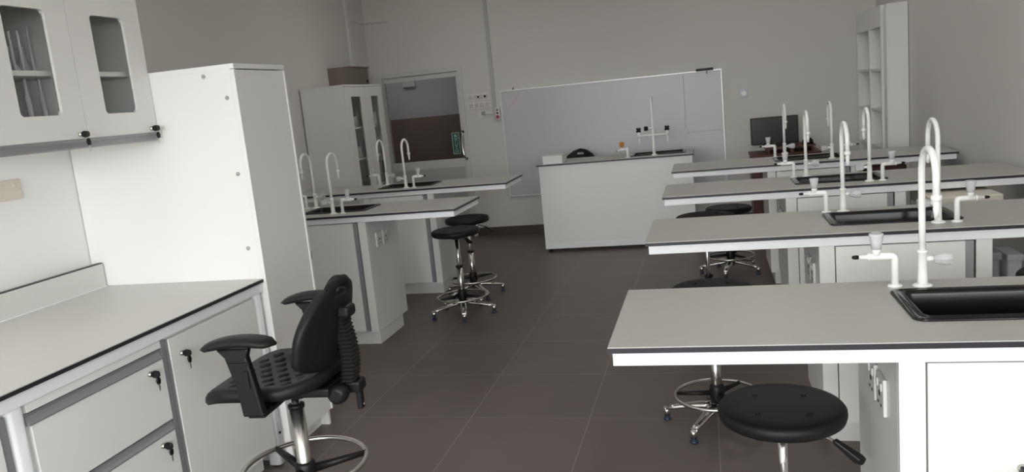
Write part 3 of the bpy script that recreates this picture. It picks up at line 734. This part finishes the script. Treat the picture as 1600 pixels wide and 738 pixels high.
# wall cabinet with glass doors
UX0, UX1, UZ0, UZ1 = -2.838, -2.372, 1.552, 2.28
UY0, UYM, UY1 = 2.222, 2.632, YT - .004
t = thing('wall_cabinet', 'white wall cabinet with two glazed doors above the side worktop', 'wall cabinet')
MB().box(UX0, UX1, UY0 - .01, UY0 + .008, UZ0, UZ1).box(UX0, UX1, UY1 - .018, UY1, UZ0, UZ1).box(UX0, UX1, UYM - .008, UYM + .008, UZ0 + .018, UZ1 - .018) \
    .box(UX0, UX1, UY0 + .008, UY1 - .018, UZ0, UZ0 + .018).box(UX0, UX1, UY0 + .008, UY1 - .018, UZ1 - .018, UZ1).build('carcass', 'white_laminate', t, .001)
MB().box(UX0, UX0 + .006, UY0 + .008, UY1 - .018, UZ0 + .018, UZ1 - .018).build('back_panel', 'white_laminate', t)
ZS = 1.800
for ya, yb in ((UY0 + .009, UYM - .009), (UYM + .009, UY1 - .019)):
    MB().box(UX0 + .008, UX1 - .03, ya, yb, ZS, ZS + .020).build('shelf', 'white_laminate', t, .001)
def glazed_door(t, xf, th, ya, yb, za, zb, ga, gb, gz0, gz1, r=.016, name='glazed_door'):
    out = [(ya, za), (yb, za), (yb, zb), (ya, zb)]
    inn = []
    for cx, cy, a in ((gb - r, gz1 - r, 0), (ga + r, gz1 - r, PI / 2), (ga + r, gz0 + r, PI), (gb - r, gz0 + r, 1.5 * PI)):
        inn.append([(cx + r * math.cos(a + PI / 2 * k / 5), cy + r * math.sin(a + PI / 2 * k / 5)) for k in range(6)])
    m = MB(); vs = []; fs = []
    oc = [(yb, zb), (ya, zb), (ya, za), (yb, za)]
    flat = [p for q in inn for p in q]; n = len(flat)
    for x in (xf, xf - th): vs += [(x, *p) for p in flat] + [(x, *p) for p in oc]
    N = n + 4
    for s in (0, 1):
        o = s * N
        for c in range(4):
            for k in range(5): i = c * 6 + k; fs.append((o + i, o + i + 1, o + n + c))
            i0 = c * 6 + 5; i1 = ((c + 1) % 4) * 6
            fs.append((o + i0, o + i1, o + n + (c + 1) % 4, o + n + c))
    for i in range(n): fs.append((i, (i + 1) % n, N + (i + 1) % n, N + i))
    for c in range(4): fs.append((n + c, n + (c + 1) % 4, N + n + (c + 1) % 4, N + n + c))
    dr = m.add(vs, fs).build(name, 'white_laminate', t)
    MB().box(xf - th + .003, xf - th + .007, ga - .0, gb + .0, gz0, gz1).build('glass_pane', 'glass', dr)
    return dr
d1 = glazed_door(t, UX1 + .021, .020, UY0 - .01, UYM - .0015, UZ0 + .004, UZ1, 2.335, 2.527, 1.650, 2.038)
d2 = glazed_door(t, UX1 + .021, .020, UYM + .0015, UY1, UZ0 + .004, UZ1, 2.752, 2.940, 1.646, 2.036)
pf = MB().prism([(UX1 - .03, UZ0 - .034), (UX1 + .018, UZ0 - .034), (UX1 + .021, UZ0 - .028), (UX1 + .012, UZ0 - .010), (UX1 + .019, UZ0), (UX1 + .019, UZ0 + .003), (UX1 + .0005, UZ0 + .003), (UX1 - .03, UZ0 - .002)], 'y', UY0 - .01, UY1 - .01).build('bottom_profile', 'aluminium', t)
lock_key(d1, UX1 + .021, 2.592, 1.572)
lock_key(d2, UX1 + .021, 3.002, 1.572)
# glassware inside the wall cabinet
def tube_ware(label, x, y, z, h1, r1, h2, r2):
    t = thing('glass_tube', label, 'glassware', (x, y, z), 0, 'glass tubes in the wall cabinet')
    MB().lathe([(r1 * 1.6, 0), (r1 * 1.6, .004), (r1, .008), (r1, h1), (r2, h1 + .008), (r2, h1 + h2), (r2 * 1.2, h1 + h2 + .002)], n=16).build('tube', 'glassware', t)
    return t
zl, zu = UZ0 + .0185, ZS + .0205
GX = -2.49
tube_ware('left glass tube on lower shelf behind the left glazed door', GX, 2.520, zl, .165, .010, .060, .006)
tube_ware('right glass tube on lower shelf behind the left glazed door', GX, 2.588, zl, .165, .010, .060, .006)
for nm, y, h1, h2, r in (('leftmost slender glass tube on upper shelf of wall cabinet', 2.490, .10, .05, .006), ('second slender glass tube on upper shelf of wall cabinet', 2.530, .10, .055, .006),
                         ('third slender glass tube on upper shelf of wall cabinet, tallest', 2.577, .12, .055, .006)):
    tube_ware(nm, GX, y, zu, h1, r, h2, r * .8)
def flask(label, x, y, z, s=1.0):
    t = thing('flask', label, 'glassware', (x, y, z), 0, 'flasks in the wall cabinet')
    MB().lathe([(.034 * s, 0), (.038 * s, .004), (.036 * s, .012), (.012 * s, .060 * s), (.0105 * s, .095 * s), (.014 * s, .10 * s)], n=24).build('flask_body', 'glassware', t)
flask('conical glass flask at left on upper shelf of wall cabinet', -2.53, 2.508, zu, 1.0)
flask('conical glass flask in the middle of the upper shelf', -2.55, 2.592, zu, 1.05)
flask('conical glass flask at right on upper shelf of wall cabinet', -2.53, 2.672, zu, .95)

so = thing('wall_socket', 'beige double socket on left wall above the side worktop', 'socket', (XN, 2.600, 1.333))
MB().box(0, .012, 0, .140, 0, .084).build('plate', 'plate_beige', so, .003)
for ys in (.03, .095): MB().box(.012, .016, ys, ys + .015, .050, .070).build('switch', 'plate_beige', so, .002)
MB().cyl((.012, .128, .042), (.0135, .128, .042), .004, n=10).build('screw', 'steel', so)

# ================================================================ glass-door cabinet in the back left corner
GX0, GX1, GY0, GY1, GZ = -3.795, -3.345, 7.05, 7.94, 1.842
t = thing('display_cabinet', 'tall white cabinet with two glazed doors in the back left corner', 'cabinet')
MB().box(GX0, GX1, GY0, GY0 + .018, 0, GZ - .018).build('side_panel', 'white_laminate', t, .001)
MB().box(GX0, GX1, GY1 - .018, GY1, 0, GZ - .018).build('side_panel', 'white_laminate', t, .001)
MB().box(GX0, GX1 + .02, GY0 - .003, GY1 + .003, GZ - .018, GZ).build('top_panel', 'white_laminate', t, .001)
MB().box(GX0, GX0 + .01, GY0 + .018, GY1 - .018, .08, GZ - .018).build('back_panel', 'white_laminate', t)
MB().box(GX0 + .01, GX1, GY0 + .018, GY1 - .018, .08, .098).box(GX1 - .04, GX1 - .025, GY0 + .018, GY1 - .018, 0, .08).build('base_panel', 'white_laminate', t)
SH = (1.41, 1.10, .80)
for z in SH: MB().box(GX0 + .012, GX1 - .03, GY0 + .02, GY1 - .02, z, z + .018).build('shelf', 'white_laminate', t, .001)
ym = (GY0 + GY1) / 2
g1 = glazed_door(t, GX1 + .019, .018, GY0, ym - .001, .06, GZ - .022, GY0 + .12, ym - .105, .42, 1.725, .01)
g2 = glazed_door(t, GX1 + .019, .018, ym + .001, GY1, .06, GZ - .022, ym + .15, GY1 - .115, .42, 1.725, .01)
def beaker(label, x, y, z, r, h):
    t = thing('beaker', label, 'glassware', (x, y, z), 0, 'glassware in the display cabinet')
    MB().lathe([(r * .92, 0), (r, .005), (r, h), (r * 1.08, h + .004), (r * .96, h + .001), (r * .94, .008)], n=20, caps=True).build('beaker_body', 'glassware', t)
beaker('small beaker left on top shelf of display cabinet', -3.43, 7.42, SH[0] + .0185, .035, .10)
beaker('tall beaker right on top shelf of display cabinet', -3.45, 7.53, SH[0] + .0185, .04, .15)
beaker('beaker at left on the second shelf of display cabinet', -3.43, 7.42, SH[1] + .0185, .035, .11)
beaker('tall beaker on the second shelf of display cabinet', -3.45, 7.54, SH[1] + .0185, .038, .16)
beaker('beaker behind the right glazed door of display cabinet', -3.40, 7.80, SH[0] + .0185, .04, .13)
bk = MB().box(-3.395, -3.377, 7.74, 7.90, SH[2] + .0185, SH[2] + .25).build('mirror_tile', 'grey_plastic', None, .002)
tag(bk, 'flat grey plate leaning behind the right glazed cabinet door', 'plate')

# ================================================================ back right corner: computer desk, bookcase, narrow cabinet
t = thing('computer_desk', 'dark red wooden desk under the monitor by back wall', 'desk', (.42, 8.28, 0))
MB().box(-.01, .66, -.01, .50, .735, .758).build('desk_top', 'dark_wood', t, .003)
MB().box(.0, .09, .01, .48, 0, .735).build('side_panel', 'dark_wood', t, .002)
MB().box(.56, .65, .01, .48, 0, .735).build('side_panel', 'dark_wood', t, .002)
MB().box(.09, .56, .40, .42, .30, .735).build('back_panel', 'dark_wood', t)
sh = MB().box(.14, .62, .10, .48, .800, .820).build('monitor_shelf', 'dark_wood', t, .002)
MB().box(.16, .18, .10, .46, .758, .80).box(.38, .41, .10, .46, .758, .80).box(.58, .60, .10, .46, .758, .80).build('shelf_support', 'dark_wood', sh)
t = thing('monitor', 'black flat computer monitor on dark red desk', 'monitor', (.665, 8.54, .8205))
MB().box(-.232, .232, -.018, .022, .018, .295).build('housing', 'black_plastic', t, .006)
MB().box(-.222, .222, -.0195, -.0175, .032, .286).build('screen', 'screen', t)
MB().box(-.03, .03, .0, .03, .0045, .05).build('neck', 'black_plastic', t)
MB().box(-.10, .10, -.07, .09, 0, .006).build('foot', 'black_plastic', t, .002)
MB().cyl((.0, -.0185, .025), (.0, -.0205, .025), .004, n=10).build('power_light', 'plate_white', t)
t = thing('tape_dispenser', 'small black device on the right end of the dark red desk', 'device', (.975, 8.46, .8205))
MB().loops([rrect(-.05, .05, -.06, .06, .015, 0), rrect(-.045, .045, -.055, .055, .015, .04), rrect(-.02, .03, -.035, .03, .012, .06)]).build('housing', 'black_plastic', t)

BX0, BX1, BY0, BY1, BZ = 1.512, 1.695, 7.62, 8.795, 2.040
t = thing('bookcase', 'tall grey white open bookcase with square shelves in back right corner', 'bookcase')
MB().box(BX0, BX1, BY1 - .03, BY1, 0, BZ).build('side_panel', 'white_laminate', t, .001)
MB().box(BX0 - .006, BX1, BY0, BY0 + .03, 0, BZ).build('side_panel', 'white_laminate', t, .001)
MB().box(BX1 - .012, BX1, BY0 + .03, BY1 - .03, 0, BZ).build('back_panel', 'white_laminate', t)
MB().box(BX0, BX1 - .012, BY0 + .03, BY1 - .03, 1.86, BZ).build('header', 'white_laminate', t, .001)
MB().box(BX0, BX1 - .012, 8.165, 8.195, .06, 1.86).build('divider', 'white_laminate', t, .001)
for z in (.06, .42, .78, 1.12, 1.48):
    MB().box(BX0 + .004, BX1 - .012, BY0 + .03, 8.165, z, z + .02).build('shelf', 'white_laminate', t, .001)
    MB().box(BX0 + .004, BX1 - .012, 8.195, BY1 - .03, z, z + .02).build('shelf', 'white_laminate', t, .001)
MB().cyl((BX0 + .006, 7.665, 1.83), (BX0 + .03, 7.665, 1.83), .008, n=10).build('bolt_cap', 'black_plastic', t)
t = thing('narrow_cabinet', 'narrow tall white cabinet between bookcase and right wall benches', 'cabinet')
MB().box(1.531, 1.695, 7.49, 7.61, 0, 2.02).build('body', 'white_laminate', t, .001)
MB().box(1.524, 1.531, 7.494, 7.606, .05, 2.01).build('cabinet_door', 'white_laminate', t, .001)
MB().box(1.528, 1.695, 7.486, 7.612, 2.02, 2.038).build('top_panel', 'white_laminate', t, .001)

# things stored under the right benches
t = thing('cream_table', 'small cream topped table behind the second nearest right bench', 'table', (1.10, 4.42, 0))
MB().box(0, .335, 0, .42, .765, .835).build('table_top', 'cream', t, .006)
for px in (.02, .165): MB().box(px, px + .02, .02, .40, 0, .765).build('side_panel', 'grey_plastic', t, .002)
t = thing('storage_bin', 'wider grey lidded storage bin beside the cream table', 'bin', (1.302, 4.50, 0))
MB().loops([rrect(.01, .14, 0, .22, .02, 0), rrect(.004, .146, -.008, .228, .02, .475)]).build('bin_body', 'grey_plastic', t)
MB().box(0, .150, -.014, .234, .475, .515).build('bin_lid', 'grey_plastic', t, .006)
t = thing('storage_bin', 'narrow pale grey bin standing right of the wider bin', 'bin', (1.478, 4.50, 0))
MB().loops([rrect(.006, .070, 0, .2, .015, 0), rrect(.002, .074, -.004, .204, .015, .465)]).build('bin_body', 'grey_knob', t)
MB().box(0, .076, -.008, .208, .465, .50).build('bin_lid', 'grey_knob', t, .005)
t = thing('wooden_stool', 'dark red wooden stool under the farthest right bench', 'stool', (1.24, 6.2, 0))
MB().box(-.12, .14, -.02, .24, .775, .81).build('seat', 'dark_wood', t, .006)
for px, py in ((-.09, .01), (.11, .01), (-.09, .21), (.11, .21)):
    MB().box(px - .02, px + .02, py - .02, py + .02, 0, .775).build('leg', 'dark_wood', t)
